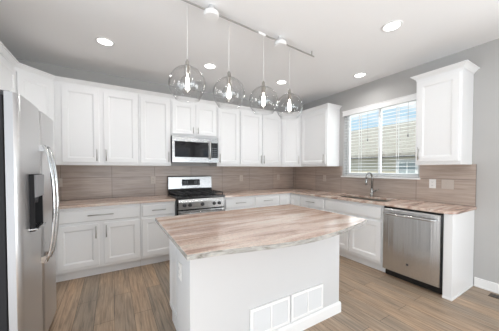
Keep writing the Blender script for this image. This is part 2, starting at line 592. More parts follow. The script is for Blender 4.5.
M['grass'] = mat('outside_ground', (0.16, 0.15, 0.10), 0.9)
speckle(M['grass'], 3, 0.3, (0.30, 0.30, 0.22), (0.42, 0.38, 0.30))
nb = thing('neighbour_house', 'beige house with brown shingle roof seen through the kitchen window', 'house', (5, 1, -1.0))
obj('house_wall', BX((0, 7, -7, 9, 0, 2.79)), 'siding', nb)
bm = bmesh.new()
prism(bm, [(-0.35, 2.76), (3.5, 4.42), (7.35, 2.76), (7.35, 2.92), (3.5, 4.60), (-0.35, 2.92)], [], -7.4, 9.4, 'y')
obj('roof', bm, 'shingle', nb)
obj('eave_shadow_board', BX((-0.38, -0.35, -7.4, 9.4, 2.75, 2.80)), 'darkplastic', nb)  # coloured dark to stand for the shadow line under the roof edge
wf = obj('window_frame', BX((-0.04, -0.001, -1.42, -1.34, 1.90, 2.66), (-0.04, -0.001, -0.84, -0.76, 1.90, 2.66), (-0.04, -0.001, -1.34, -0.84, 1.90, 1.97), (-0.04, -0.001, -1.34, -0.84, 2.59, 2.66), (-0.04, -0.001, -1.11, -1.07, 1.97, 2.59)), 'vinyl', nb)
obj('window_pane', BX((-0.02, -0.001, -1.34, -1.11, 1.97, 2.59), (-0.02, -0.001, -1.07, -0.84, 1.97, 2.59)), 'farpane', nb)
o = struct('ground', BX((T+0.02, 40, -30, 40, -1.1, -1.0)), 'grass', 'bare ground outside the window')

# ------------------------------------------------------------------ cabinet parts
# local frame of a cabinet: x runs left to right as one faces it, y goes into the wall, front of the body at y = 0
def panel_bm(x0, x1, z0, z1, t_=0.02, stile=0.058):
    bm = bmesh.new()
    def ring(i, y):
        return [bm.verts.new(p) for p in ((x0+i, y, z0+i), (x1-i, y, z0+i), (x1-i, y, z1-i), (x0+i, y, z1-i))]
    R = [ring(0, -0.001), ring(0, -t_+0.002), ring(0.002, -t_), ring(stile, -t_), ring(stile+0.004, -t_+0.004), ring(stile+0.010, -t_+0.005), ring(stile+0.014, -t_+0.010)]
    for A, B in zip(R, R[1:]):
        for k in range(4):
            bm.faces.new((A[k], A[(k+1) % 4], B[(k+1) % 4], B[k]))
    bm.faces.new(R[0][::-1])
    bm.faces.new(R[-1])
    return bm
def slab_bm(x0, x1, z0, z1, t_=0.02):
    return panel_bm(x0, x1, z0, z1, t_, 0.014) if False else BX((x0, x1, -t_, -0.001, z0, z1))
def handle(parent, x, z0, z1=None, x1=None, y=-0.02):
    bm = bmesh.new()
    if x1 is None:
        tube(bm, [(x, y-0.03, z0), (x, y-0.03, z1)], 0.006, 8)
        for z in (z0+0.025, z1-0.025):
            tube(bm, [(x, y, z), (x, y-0.03, z)], 0.0045, 8)
    else:
        tube(bm, [(x, y-0.03, z0), (x1, y-0.03, z0)], 0.006, 8)
        for xx in (x+0.03, x1-0.03):
            tube(bm, [(xx, y, z0), (xx, y-0.03, z0)], 0.0045, 8)
    return obj('handle', bm, 'nickel', parent)
def door(cab, x0, x1, z0, z1, hx=None, hz=None):
    d = obj('door', panel_bm(x0, x1, z0, z1), 'white', cab)
    if hx is not None:
        handle(d, hx, hz[0], hz[1])
    return d
def drawer(cab, x0, x1, z0, z1, hl=None):
    bm = bmesh.new()
    def ring(i, y):
        return [bm.verts.new(p) for p in ((x0+i, y, z0+i), (x1-i, y, z0+i), (x1-i, y, z1-i), (x0+i, y, z1-i))]
    R = [ring(0, -0.001), ring(0, -0.013), ring(0.009, -0.02)]
    for A, B in zip(R, R[1:]):
        for k in range(4):
            bm.faces.new((A[k], A[(k+1) % 4], B[(k+1) % 4], B[k]))
    bm.faces.new(R[0][::-1])
    bm.faces.new(R[-1])
    d = obj('drawer', bm, 'white', cab)
    if hl:
        c_ = (x0+x1)/2
        handle(d, c_-hl/2, (z0+z1)/2+0.005, x1=c_+hl/2)
    return d
UZ0, UZ1 = 1.395, 2.44          # upper body
DZ0, DZ1 = 1.432, 2.392         # upper doors
UD = 0.33 - 0.001               # body depth
HZ = (1.455, 1.61)
def upper(label, loc, rz, w_, doors, z0=UZ0, depth=UD, group='white upper cabinets'):
    """doors: list of (x0, x1, handle x or None)"""
    c_ = thing('upper_cabinet', label, 'cabinet', (loc[0], loc[1], z0), rz, group)
    obj('body', BX((0.001, w_-0.001, 0, depth, 0, UZ1-z0)), 'white', c_, 0.0015, 1)
    for a, b, hx in doors:
        dz0 = (DZ0 if z0 == UZ0 else z0 + 0.03) - z0
        door(c_, a, b, dz0, DZ1-z0, hx, (dz0+0.02, dz0+0.02+(0.155 if z0 == UZ0 else 0.10)))
    return c_
RB = -PI/2
yb = -0.33
# back wall, left to right
upper('two-door upper cabinet left of the microwave, beside the corner cabinet', (-4.179, yb), 0, 0.939,
      [(0.07, 0.462, 0.435), (0.514, 0.922, 0.541)])
upper('single-door upper cabinet directly left of the microwave', (-3.239, yb), 0, 0.452, [(0.024, 0.436, 0.41)])
upper('short two-door upper cabinet above the microwave', (-2.786, yb), 0, 0.762, [(0.018, 0.371, 0.343), (0.395, 0.744, 0.423)], z0=1.868)
upper('single-door upper cabinet directly right of the microwave', (-2.023, yb), 0, 0.445, [(0.018, 0.428, 0.044)])
upper('two-door upper cabinet with close-set handles right of the range, beside the far corner', (-1.577, yb), 0, 0.966,
      [(0.016, 0.474, 0.447), (0.494, 0.95, 0.521)])
# diagonal corner cabinets
def corner_upper(label, pts, loc, rz, wd, hx):
    c_ = thing('corner_cabinet', label, 'cabinet', (loc[0], loc[1], UZ0), rz, 'diagonal corner cabinets')
    R = Matrix.Rotation(-rz, 4, 'Z') @ Matrix.Translation((-loc[0], -loc[1], 0))
    bm = bmesh.new()
    prism(bm, pts, [], 0, UZ1-UZ0, 'z')
    obj('body', bm, 'white', c_, M4=R)
    door(c_, 0.018, wd-0.018, DZ0-UZ0, DZ1-UZ0, hx, (HZ[0]-UZ0, HZ[1]-UZ0))
    return c_
dd = 0.28 * math.sqrt(2)
corner_upper('diagonal corner upper cabinet in the corner by the window wall', [(-0.61, -0.33), (-0.61, -0.001), (-0.001, -0.001), (-0.001, -0.61), (-0.33, -0.61)],
             (-0.61, -0.33), -PI/4, dd, dd-0.044)
corner_upper('diagonal corner upper cabinet partly behind the refrigerator', [(XL+0.33, -0.61), (XL+0.001, -0.61), (XL+0.001, -0.001), (XL+0.61, -0.001), (XL+0.61, -0.33)],
             (XL+0.33, -0.61), PI/4, dd, 0.044)
# right wall
upper('single-door upper cabinet between the corner cabinet and the window', (-0.33, -0.611), RB, 0.645, [(0.02, 0.625, 0.598)])
upper('upper cabinet hanging alone to the right of the window', (-0.33, -2.622), RB, 0.438, [(0.02, 0.418, 0.046)])
# left wall
upper('upper cabinet at the far left beyond the refrigerator', (XL+0.33, -1.235), PI/2, 0.624, [(0.03, 0.604, 0.06)])
upper('short upper cabinet above the refrigerator', (XL+0.33, -2.30), PI/2, 1.064, [(0.02, 0.52, 0.49), (0.54, 1.04, 0.57)], z0=1.90)

CROWN = [(0.0005, 2.428), (0.004, 2.428), (0.006, 2.440), (0.014, 2.446), (0.024, 2.458), (0.036, 2.470), (0.048, 2.474), (0.048, 2.484), (0.0005, 2.484)]
bm = bmesh.new()
sweep(bm, [(XL+0.33, -2.30), (XL+0.33, -0.61), (XL+0.61, -0.33), (-0.61, -0.33), (-0.33, -0.61), (-0.33, -1.257), (-0.003, -1.257)], CROWN)
tag(obj('crown_molding', bm, 'white'), 'long white crown molding along the tops of the joined upper cabinets', 'molding', 'cabinet crown moldings')
bm = bmesh.new()
sweep(bm, [(-0.003, -2.621), (-0.33, -2.621), (-0.33, -3.061), (-0.003, -3.061)], CROWN)
tag(obj('crown_molding', bm, 'white'), 'short white crown molding around the lone cabinet right of the window', 'molding', 'cabinet crown moldings')

# ------------------------------------------------------------------ base cabinets
BZ0, BZ1 = 0.115, 0.882
def base(label, loc, rz, w_, parts, depth=0.605, group='white base cabinets', kick=True, hole=None):
    c_ = thing('base_cabinet', label, 'cabinet', (loc[0], loc[1], 0), rz, group)
    if hole:
        obj('body', BX((0.001, w_-0.001, 0, depth, BZ0, hole), (0.001, w_-0.001, 0, 0.03, hole, BZ1)), 'white', c_)
    else:
        obj('body', BX((0.001, w_-0.001, 0, depth, BZ0, BZ1)), 'white', c_, 0.0015, 1)
    if kick:
        obj('toe_kick', BX((0.001, w_-0.001, 0.07, 0.09, 0, BZ0-0.001)), 'white', c_)
    for p in parts:
        if p[0] == 'door':
            door(c_, p[1], p[2], p[3], p[4], p[5], (p[4]-0.17, p[4]-0.02) if p[5] is not None else None)
        else:
            drawer(c_, p[1], p[2], p[3], p[4], p[5])
    return c_
yf = -0.61
D0, D1, R0, R1 = 0.155, 0.665, 0.700, 0.850
base('wide base cabinet with one long drawer over two doors, left of the range', (-4.179, yf), 0, 0.929,
     [('drawer', 0.05, 0.912, R0, R1, 0.27), ('door', 0.05, 0.456, D0, D1, 0.428), ('door', 0.508, 0.912, D0, D1, 0.536)])
base('narrow base cabinet with a drawer over a door, directly left of the range', (-3.249, yf), 0, 0.457,
     [('drawer', 0.018, 0.44, R0, R1, 0.18), ('door', 0.018, 0.44, D0, D1, 0.412)])
base('base cabinet with a drawer over a door, directly right of the range', (-2.014, yf), 0, 0.576,
     [('drawer', 0.018, 0.558, R0, R1, 0.2), ('door', 0.018, 0.558, D0, D1, 0.046)])
base('base cabinet with a drawer over a door, second right of the range', (-1.437, yf), 0, 0.546,
     [('drawer', 0.018, 0.53, R0, R1, 0.2), ('door', 0.018, 0.53, D0, D1, 0.046)])
# corner cabinet with a folding L-shaped door
c_ = thing('corner_cabinet', 'corner base cabinet with an angled double door where the two counters meet', 'cabinet', (-0.89, -0.61, 0), 0)
bm = bmesh.new()
prism(bm, [(0, 0), (0, 0.605), (0.885, 0.605), (0.885, -0.28), (0.28, -0.28), (0.28, 0)], [], BZ0, BZ1, 'z')
obj('body', bm, 'white', c_)
bm = bmesh.new()
box(bm, 0.001, 0.35, 0.07, 0.09, 0, BZ0-0.001)
box(bm, 0.35, 0.37, -0.28, 0.09, 0, BZ0-0.001)
obj('toe_kick', bm, 'white', c_)
obj('door', panel_bm(0.012, 0.256, D0, R1), 'white', c_)
d_ = obj('door', panel_bm(0.0, 0.244, D0, R1), 'white', c_, M4=Matrix.Translation((0.28, -0.024, 0)) @ Matrix.Rotation(-PI/2, 4, 'Z'))
# right wall, from the corner to the window end
base('base cabinet with a drawer over a door, between corner and sink', (-0.61, -0.891), RB, 0.567,
     [('drawer', 0.018, 0.548, R0, R1, 0.2), ('door', 0.018, 0.548, D0, D1, 0.52)])
base('sink base cabinet with a false front over two doors, left of the dishwasher', (-0.61, -1.459), RB, 0.938,
     [('drawer', 0.02, 0.915, R0, R1, None), ('door', 0.02, 0.448, D0, D1, 0.42), ('door', 0.462, 0.915, D0, D1, 0.49)], hole=0.66)
# left wall (turns the corner, mostly behind the refrigerator)
c_ = thing('corner_cabinet', 'white base cabinet in the far left corner, running behind the refrigerator', 'cabinet', (XL, 0, 0), 0)
obj('body', BX((0.002, 0.609, -1.365, -0.004, BZ0, BZ1)), 'white', c_, 0.0015, 1)
obj('toe_kick', BX((0.52, 0.54, -1.365, -0.53, 0, BZ0-0.001)), 'white', c_)
obj('door', panel_bm(0.03, 0.70, D0, D1), 'white', c_, M4=Matrix.Translation((0.609, -1.365, 0)) @ Matrix.Rotation(PI/2, 4, 'Z'))
# end panel
ep = thing('end_panel', 'white panel closing the counter end right of the dishwasher', 'cabinet', (0, -3.015, 0))
obj('panel', BX((-0.615, -0.001, -0.075, 0.0, 0.0, 0.882)), 'white', ep, 0.002)
obj('shoe_molding', BX((-0.622, -0.019, -0.083, -0.0755, 0, 0.018), (-0.624, -0.6155, -0.083, 0.0, 0, 0.018)), 'trim', ep, 0.002)

# ------------------------------------------------------------------ counters
CZ0, CZ1 = 0.884, 0.914
def rounded(cx, cy, r, a0, a1, n=8):
    return [(cx + r*math.cos(a0+(a1-a0)*k/n), cy + r*math.sin(a0+(a1-a0)*k/n)) for k in range(n+1)]
bm = bmesh.new()
prism(bm, [(XL+0.002, -0.012), (XL+0.002, -1.368), (XL+0.635, -1.368), (XL+0.635, -0.645), (-2.794, -0.645), (-2.794, -0.012)], [], CZ0, CZ1, 'z', 1)
tag(obj('countertop', bm, ['granite', 'granite'], bevel=0.004), 'pinkish granite countertop left of the range', 'countertop', 'granite countertops')
bm = bmesh.new()
SK = [(-0.52, -0.135, -1.935, -1.500), (-0.52, -0.135, -2.36, -1.965)]
hx0, hx1, hy0, hy1 = -0.52, -0.135, -2.36, -1.50
hole = [(hx0+0.03, hy0), (hx1-0.03, hy0), (hx1, hy0+0.03), (hx1, hy1-0.03), (hx1-0.03, hy1), (hx0+0.03, hy1), (hx0, hy1-0.03), (hx0, hy0+0.03)]
outer = [(-2.012, -0.012), (-2.012, -0.645), (-0.645, -0.645)] + rounded(-0.545, -3.01, 0.10, PI, 1.5*PI) + [(-0.012, -3.11), (-0.012, -0.012)]
prism(bm, outer, [hole], CZ0, CZ1, 'z', 1)
tag(obj('countertop', bm, ['granite_y', 'granite_y'], bevel=0.004), 'L-shaped pinkish granite countertop with the sink, right of the range and under the window', 'countertop', 'granite countertops')

# sink
sk = thing('kitchen_sink', 'stainless double-bowl sink set into the counter under the window', 'sink', (-0.3275, -1.93, 0.883))
def bowl(x0, x1, y0, y1, d):
    bm = bmesh.new()
    def ring(i, z):
        return [bm.verts.new(p) for p in ((x0+i, y0+i, z), (x1-i, y0+i, z), (x1-i, y1-i, z), (x0+i, y1-i, z))]
    R = [ring(0.003, -0.002), ring(0.006, -0.15), ring(0.03, -d), ring(0.027, -d-0.003), ring(0.003, -0.155), ring(0, -0.002)]
    for A, B in zip(R[:3], R[1:3]):
        for k in range(4):
            bm.faces.new((A[k], A[(k+1) % 4], B[(k+1) % 4], B[k]))
    bm.faces.new(R[2])
    return bm
for y0, y1 in ((-0.425, -0.012), (0.012, 0.425)):
    b_ = obj('bowl', bowl(-0.190, 0.190, y0, y1, 0.19), 'basin', sk)
    so = b_.modifiers.new('solid', 'SOLIDIFY')
    so.thickness = 0.002
    bm = bmesh.new()
    solid_lathe(bm, [(0.042, -0.189), (0.042, -0.184), (0.03, -0.184)], 0, (y0+y1)/2, 20)
    obj('drain', bm, 'chrome', b_)
obj('divider', BX((-0.189, 0.189, -0.0115, 0.0115, -0.03, -0.004)), 'basin', sk, 0.003)

# faucet: pull-down gooseneck with side lever
fc = thing('kitchen_faucet', 'tall arched pull-down faucet standing behind the sink', 'faucet', (-0.095, -1.93, 0.9145))
bm = bmesh.new()
solid_lathe(bm, [(0.029, 0), (0.029, 0.006), (0.022, 0.012), (0.021, 0.12), (0.017, 0.13)], 0, 0, 20)
obj('faucet_body', bm, 'faucet', fc)
bm = bmesh.new()
pts = [(0, 0, 0.125), (0, 0, 0.30)] + [(-0.072 + 0.072*math.cos(a), 0, 0.30 + 0.072*math.sin(a)) for a in [PI*k/12 for k in range(1, 12)]] + [(-0.146, 0, 0.285)]
tube(bm, pts, 0.0125, 12)
obj('spout', bm, 'faucet', fc)
bm = bmesh.new()
tube(bm, [(-0.146, 0, 0.290), (-0.148, 0, 0.25), (-0.149, 0, 0.19), (-0.149, 0, 0.185)], [0.014, 0.017, 0.019, 0.015], 12)
obj('spray_head', bm, 'faucet', fc)
bm = bmesh.new()
tube(bm, [(0, -0.018, 0.09), (0, -0.052, 0.09)], 0.014, 12)
tube(bm, [(0, -0.045, 0.09), (-0.01, -0.085, 0.102), (-0.02, -0.115, 0.125)], [0.007, 0.006, 0.005], 8)
obj('lever', bm, 'faucet', fc)

# ------------------------------------------------------------------ gas range
RX0, RX1 = -2.786, -2.020
rg_ = thing('gas_range', 'stainless gas range with black cooktop between the base cabinets', 'range', ((RX0+RX1)/2, -0.02, 0))
hwR = (RX1-RX0)/2 - 0.003
obj('range_body', BX((-hwR, hwR, -0.62, 0.0, 0.03, 0.90)), 'black', rg_, 0.003)
for sx in (-1, 1):
    for y in (-0.57, -0.06):
        obj('foot', BX((sx*(hwR-0.06)-0.02, sx*(hwR-0.06)+0.02, y-0.02, y+0.02, 0, 0.0295)), 'darkplastic', rg_)
obj('cooktop', BX((-hwR, hwR, -0.655, 0.0, 0.9005, 0.932)), 'black', rg_, 0.006)
bm = bmesh.new()
prism(bm, [(0.0, 0.9325), (-0.095, 0.9325), (-0.06, 1.0), (-0.05, 1.21), (-0.035, 1.225), (0.0, 1.225)], [], -hwR, hwR, 'x')
obj('rear_riser', bm, 'black', rg_)
bm = bmesh.new()
prism(bm, [(-0.062, 1.015), (-0.053, 1.205), (-0.040, 1.219), (-0.040, 1.222), (-0.059, 1.208), (-0.068, 1.015)], [], -hwR+0.004, hwR-0.004, 'x')
bg_ = obj('backguard', bm, 'steel', rg_)
bm = BX((-0.155, 0.155, -0.0, 0.004, -0.052, 0.052))
R_ = Matrix.Translation((0, -0.0735, 1.115)) @ Matrix.Rotation(math.radians(-3), 4, 'X')
obj('display', bm, 'display', rg_, 0.002, M4=R_)
for kx in (-0.13, 0.06):
    obj('keypad', BX(*[(kx+q*0.03, kx+q*0.03+0.016, -0.0015, -0.0005, z, z+0.006) for q in range(3) for z in (-0.03, -0.008, 0.014)]), 'greyplastic', rg_, M4=R_)
# burners and grates
for x, y, r in ((-0.235, -0.17, 0.038), (-0.235, -0.47, 0.045), (0, -0.32, 0.05), (0.235, -0.17, 0.038), (0.235, -0.47, 0.045)):
    bm = bmesh.new()
    solid_lathe(bm, [(r+0.02, 0.9325), (r+0.018, 0.940), (r, 0.942), (r, 0.952), (r-0.006, 0.955)], x, y, 20)
    obj('burner', bm, 'iron', rg_)
for k, cx in enumerate((-0.245, 0.0, 0.245)):
    bm = bmesh.new()
    g0, g1, y0, y1, zt = cx-0.119, cx+0.119, -0.60, -0.075, 0.977
    th = 0.006
    for x in (g0, g1-2*th):
        box(bm, x, x+2*th, y0, y1, zt-0.012, zt)
    for y in (y0, y1-2*th, (y0+y1)/2-th):
        box(bm, g0, g1, y, y+2*th, zt-0.012, zt)
    for yy in ((y0*0.75+y1*0.25), (y0*0.25+y1*0.75)):
        box(bm, g0, g1, yy-th, yy+th, zt-0.008, zt+0.003)
    box(bm, cx-th, cx+th, y0, y1, zt-0.008, zt+0.003)
    for x in (g0, g1-2*th):
        for y in (y0, y1-2*th):
            box(bm, x, x+2*th, y, y+2*th, 0.9325, zt-0.012)
    obj('grate', bm, 'iron', rg_, 0.001, 1)
# sloping front with knobs
bm = bmesh.new()
prism(bm, [(-0.621, 0.755), (-0.668, 0.755), (-0.672, 0.86), (-0.660, 0.899), (-0.621, 0.899)], [], -hwR+0.022, hwR-0.022, 'x')
obj('control_panel', bm, 'steel', rg_)
for x in (-0.275, -0.195, -0.005, 0.185, 0.27):
    bm = bmesh.new()
    solid_lathe(bm, [(0.027, -0.672), (0.027, -0.677), (0.021, -0.681), (0.0185, -0.705), (0.0165, -0.708)], x, 0.815, 20, 'y')
    box(bm, x-0.003, x+0.003, -0.7095, -0.7075, 0.803, 0.831)
    obj('knob', bm, 'darkplastic', rg_)
bm = bmesh.new()
prism(bm, [(-hwR+0.022, 0.20), (hwR-0.022, 0.20), (hwR-0.022, 0.732), (-hwR+0.022, 0.732)], [[(-0.27, 0.32), (0.27, 0.32), (0.27, 0.60), (-0.27, 0.60)]], -0.665, -0.6215, 'y')
od = obj('oven_door', bm, 'steel', rg_)
obj('oven_glass', BX((-0.269, 0.269, -0.660, -0.640, 0.321, 0.599)), 'blackglass', od)
bm = bmesh.new()
tube(bm, [(-0.34, -0.72, 0.70), (0.34, -0.72, 0.70)], 0.013, 12)
for x in (-0.31, 0.31):
    tube(bm, [(x, -0.664, 0.70), (x, -0.72, 0.70)], 0.010, 8)
obj('oven_handle', bm, 'steel', od)
obj('warming_drawer', BX((-hwR+0.005, hwR-0.005, -0.662, -0.6215, 0.045, 0.19)), 'steel', rg_, 0.003)

# ------------------------------------------------------------------ over-the-range microwave
MX0, MX1, MZ0, MZ1 = -2.785, -2.025, 1.452, 1.864
mw = thing('microwave', 'stainless over-the-range microwave under the short cabinet', 'microwave', ((MX0+MX1)/2, 0, MZ0))
hm = (MX1-MX0)/2 - 0.002
hz = MZ1-MZ0
obj('microwave_body', BX((-hm, hm, -0.375, -0.012, 0, hz)), 'darkplastic', mw, 0.003)
bm = bmesh.new()
prism(bm, [(-hm, 0.0), (hm, 0.0), (hm, hz-0.002), (-hm, hz-0.002)], [[(-hm+0.035, 0.080), (0.200, 0.080), (0.200, hz-0.085), (-hm+0.035, hz-0.085)], [(0.240, 0.080), (hm-0.010, 0.080), (hm-0.010, hz-0.085), (0.240, hz-0.085)]], -0.41, -0.376, 'y')
md = obj('door', bm, 'steel', mw)
obj('window_glass', BX((-hm+0.036, 0.199, -0.408, -0.390, 0.081, hz-0.086)), 'blackglass', md)
obj('control_panel', BX((0.241, hm-0.011, -0.408, -0.390, 0.081, hz-0.086)), 'blackglass', mw)
bm = bmesh.new()
for r_ in range(5):
    for q in range(3):
        box(bm, 0.262+q*0.032, 0.280+q*0.032, -0.4095, -0.4082, 0.105+r_*0.032, 0.118+r_*0.032)
obj('keypad', bm, 'greyplastic', mw)
bm = bmesh.new()
tube(bm, [(0.222, -0.445, 0.05), (0.222, -0.445, hz-0.06)], 0.011, 12)
for z in (0.075, hz-0.085):
    tube(bm, [(0.222, -0.409, z), (0.222, -0.445, z)], 0.008, 8)
obj('handle', bm, 'steelv', md)
obj('vent_grille', BX(*[(-hm+0.03, hm-0.03, -0.4115, -0.4102, hz-0.018-k*0.008, hz-0.014-k*0.008) for k in range(2)]), 'greyplastic', mw)

# ------------------------------------------------------------------ dishwasher
dw = thing('dishwasher', 'stainless dishwasher with bar handle beside the end panel', 'dishwasher', (-0.61, -2.400, 0), RB)
obj('tub', BX((0.004, 0.610, 0, 0.59, 0.09, 0.872)), 'black', dw)
obj('toe_panel', BX((0.006, 0.608, 0.045, 0.06, 0.004, 0.0895)), 'black', dw)
bm = bmesh.new()
W0, W1 = 0.012, 0.598
for i in range(1):
    n_ = 14
    rings = []
    for k in range(n_+1):
        x = W0 + (W1-W0)*k/n_
        y = -0.034 - 0.006*math.sin(PI*k/n_)
        rings.append([bm.verts.new(p) for p in ((x, -0.002, 0.10), (x, y, 0.10), (x, y, 0.845), (x, y+0.008, 0.858), (x, -0.002, 0.858))])
    for A, B in zip(rings, rings[1:]):
        for k in range(5):
            f = bm.faces.new((A[k], A[(k+1) % 5], B[(k+1) % 5], B[k]))
    bm.faces.new(rings[0]); bm.faces.new(rings[-1][::-1])
dd_ = obj('door', bm, 'steeldw', dw)
bm = bmesh.new()
pts = [(0.04 + 0.53*k/14, -0.078 - 0.012*math.sin(PI*k/14), 0.800) for k in range(15)]
tube(bm, pts, 0.0125, 12)
for x in (0.055, 0.555):
    tube(bm, [(x, -0.036, 0.800), (x, -0.080, 0.800)], 0.011, 8)
obj('handle', bm, 'chrome', dd_)
bm = bmesh.new()
solid_lathe(bm, [(0.013, -0.0395), (0.013, -0.0425)], 0.295, 0.235, 20, 'y')
obj('badge', bm, 'badge', dd_)

# ------------------------------------------------------------------ refrigerator (doors face +x)
FY0, FY1, FX = -2.275, -1.365, -4.012
fr = thing('refrigerator', 'stainless side-by-side refrigerator at the left edge of the kitchen', 'refrigerator', (XL+0.03, FY0, 0), PI/2)
# local: x along the front (near edge 0 -> far edge w), y into the wall; front of the doors near y = -dep
FW = FY1-FY0
dep = FX-(XL+0.03)
obj('case', BX((0.004, FW-0.004, -dep+0.058, 0.0, 0.02, 1.745)), 'blackcase', fr, 0.004)
obj('base_grille', BX((0.01, FW-0.01, -dep+0.02, -dep+0.057, 0.02, 0.09)), 'darkplastic', fr)
for x in (0.06, FW-0.06):
    for y in (-0.08, -dep+0.17):
        obj('foot', BX((x-0.02, x+0.02, y-0.02, y+0.02, 0, 0.0195)), 'darkplastic', fr)
for x in (0.03, FW-0.09):
    obj('hinge_cover', BX((x, x+0.06, -dep+0.035, -dep+0.17, 1.7455, 1.775)), 'darkplastic', fr, 0.004)
SP = FY0 * 0 + (-1.822 - FY0)
def fdoor(x0, x1, hole=None, zb=0.095, zt=1.765):
    bm = bmesh.new()
    xs = [x0 + (x1-x0)*k/16 for k in range(17)]
    if hole:
        xs = sorted(xs + [hole[0], hole[1]])
    def yy(x):
        u = (x-x0)/(x1-x0)
        e = min(u, 1-u)*(x1-x0)
        r = 0.018
        y = 0.006*(1-(2*u-1)**2)
        if e < r:
            y -= (r - math.sqrt(max(0, r*r-(r-e)**2)))
        return -dep - y + 0.0
    zs = [zb, zt] if not hole else [zb, hole[2], hole[3], zt]
    # front skin as a grid, with the niche cut
    V = [[bm.verts.new((x, yy(x), z)) for z in zs] for x in xs]
    for i in range(len(xs)-1):
        for j in range(len(zs)-1):
            if hole and j == 1 and hole[0] <= xs[i] < hole[1]-1e-6:
                continue
            f = bm.faces.new((V[i][j], V[i+1][j], V[i+1][j+1], V[i][j+1]))
            f.smooth = True
    yb_ = -dep+0.052
    Bk = [[bm.verts.new((x, yb_, z)) for z in (zb, zt)] for x in (x0, x1)]
    bm.faces.new((Bk[0][0], Bk[0][1], Bk[1][1], Bk[1][0]))
    fz = bm.faces.new([V[0][j] for j in range(len(zs))] + [Bk[0][1], Bk[0][0]])
    fz.material_index = 1
    bm.faces.new([V[-1][j] for j in range(len(zs))] + [Bk[1][1], Bk[1][0]])
    bm.faces.new([V[i][-1] for i in range(len(xs))] + [Bk[1][1], Bk[0][1]])
    bm.faces.new([V[i][0] for i in range(len(xs))] + [Bk[1][0], Bk[0][0]])
    return bm, yy
NX0, NX1, NZ0, NZ1 = 0.155, 0.345, 0.955, 1.31
bm, yyf = fdoor(0.002, SP-0.003, (NX0, NX1, NZ0, NZ1))
fd = obj('door', bm, ['steelv', 'fridgeside'], fr)
bm, yy2 = fdoor(SP+0.003, FW-0.002)
fd2 = obj('door', bm, ['steelv', 'fridgeside'], fr)
# dispenser: control face above, open niche below
bm = bmesh.new()
yfz = yyf((NX0+NX1)/2)
fl, bk_ = -dep-0.033, -dep+0.045
box(bm, NX0, NX1, bk_, bk_+0.006, NZ0, NZ1)
box(bm, NX0, NX0+0.006, fl+0.003, bk_, NZ0, NZ1)
box(bm, NX1-0.006, NX1, fl+0.003, bk_, NZ0, NZ1)
box(bm, NX0, NX1, fl+0.003, bk_, NZ1-0.006, NZ1)
box(bm, NX0, NX1, fl+0.003, bk_, NZ0, NZ0+0.006)
ds = obj('dispenser_niche', bm, 'blackcase', fd)
bm = bmesh.new()
prism(bm, [(fl-0.004, 1.165), (fl-0.008, NZ1-0.004), (fl+0.02, NZ1-0.003), (bk_-0.004, 1.29), (bk_-0.004, 1.165)], [], NX0+0.004, NX1-0.004, 'x')
obj('dispenser_panel', bm, 'greyplastic', fd, 0.003)
bm = bmesh.new()
tube(bm, [((NX0+NX1)/2, fl+0.02, 1.164), ((NX0+NX1)/2, fl+0.018, 1.125)], [0.016, 0.011], 12)
obj('dispenser_spout', bm, 'darkplastic', fd)
bm = bmesh.new()
box(bm, NX0-0.004, NX1+0.004, fl-0.012, bk_-0.01, NZ0+0.007, NZ0+0.018)
obj('drip_tray', bm, 'steel', fd, 0.003)
for xh, par in ((SP-0.055, fd), (SP+0.055, fd2)):
    bm = bmesh.new()
    n_ = 20
    rings = []
    for k in range(n_+1):
        u = k/n_
        z = 0.68 + 0.83*u
        o_ = 0.052*math.sin(PI*min(1, max(0, u)))**0.6 + 0.012
        y = -dep-0.020-o_
        w2, t2 = 0.017, 0.009
        rings.append([bm.verts.new(p) for p in ((xh-w2, y+t2, z), (xh-w2*0.5, y-t2, z), (xh+w2*0.5, y-t2, z), (xh+w2, y+t2, z))])
    for A, B in zip(rings, rings[1:]):
        for k in range(4):
            f = bm.faces.new((A[k], A[(k+1) % 4], B[(k+1) % 4], B[k]))
            f.smooth = True
    bm.faces.new(rings[0]); bm.faces.new(rings[-1][::-1])
    for z in (0.70, 1.49):
        box(bm, xh-0.015, xh+0.015, -dep-0.038, -dep-0.006, z-0.022, z+0.022)
    obj('handle', bm, 'chrome', par)

# ------------------------------------------------------------------ island
isl = thing('kitchen_island', 'white kitchen island with a grey-painted raised end wall toward the viewer', 'island', (-2.45, -2.24, 0))
ox, oy = -2.45, -2.24
def I(x0, x1, y0, y1, z0, z1):
    return (x0-ox, x1-ox, y0-oy, y1-oy, z0, z1)
obj('cabinet_body', BX(I(-3.125, -1.765, -2.259, -1.865, 0.10, 0.883)), 'white', isl, 0.002)
obj('toe_kick', BX(I(-3.125, -1.765, -2.259, -1.94, 0, 0.0995)), 'white', isl)
obj('side_trim', BX(I(-3.131, -3.1255, -2.259, -1.865, 0.10, 0.14), I(-3.129, -3.1255, -1.91, -1.865, 0.14, 0.883)), 'white', isl)
obj('knee_wall', BX(I(-3.160, -1.750, -2.62, -2.26, 0, 0.883)), 'knee', isl, 0.002)
bm = bmesh.new()
P_ = [(-3.16, -2.26), (-3.16, -2.62), (-1.75, -2.62), (-1.75, -2.26)]
sweep(bm, [(x-ox, y-oy) for x, y in P_], [(0.0005, 0), (0.014, 0), (0.014, 0.085), (0.010, 0.098), (0.0005, 0.102)])
# profile must lie outside the wall: travel order makes 'out' the room side
for v in bm.verts:
    pass
bb = obj('baseboard', bm, 'trim', isl)
for k in range(2):
    dr = obj('door', panel_bm(0.02+0.68*k, 0.66+0.68*k, 0.14, 0.68), 'white', isl, M4=Matrix.Translation((-1.765-ox, -1.865-oy, 0)) @ Matrix.Rotation(PI, 4, 'Z'))
    handle(dr, 0, 0, 0.1) if False else None
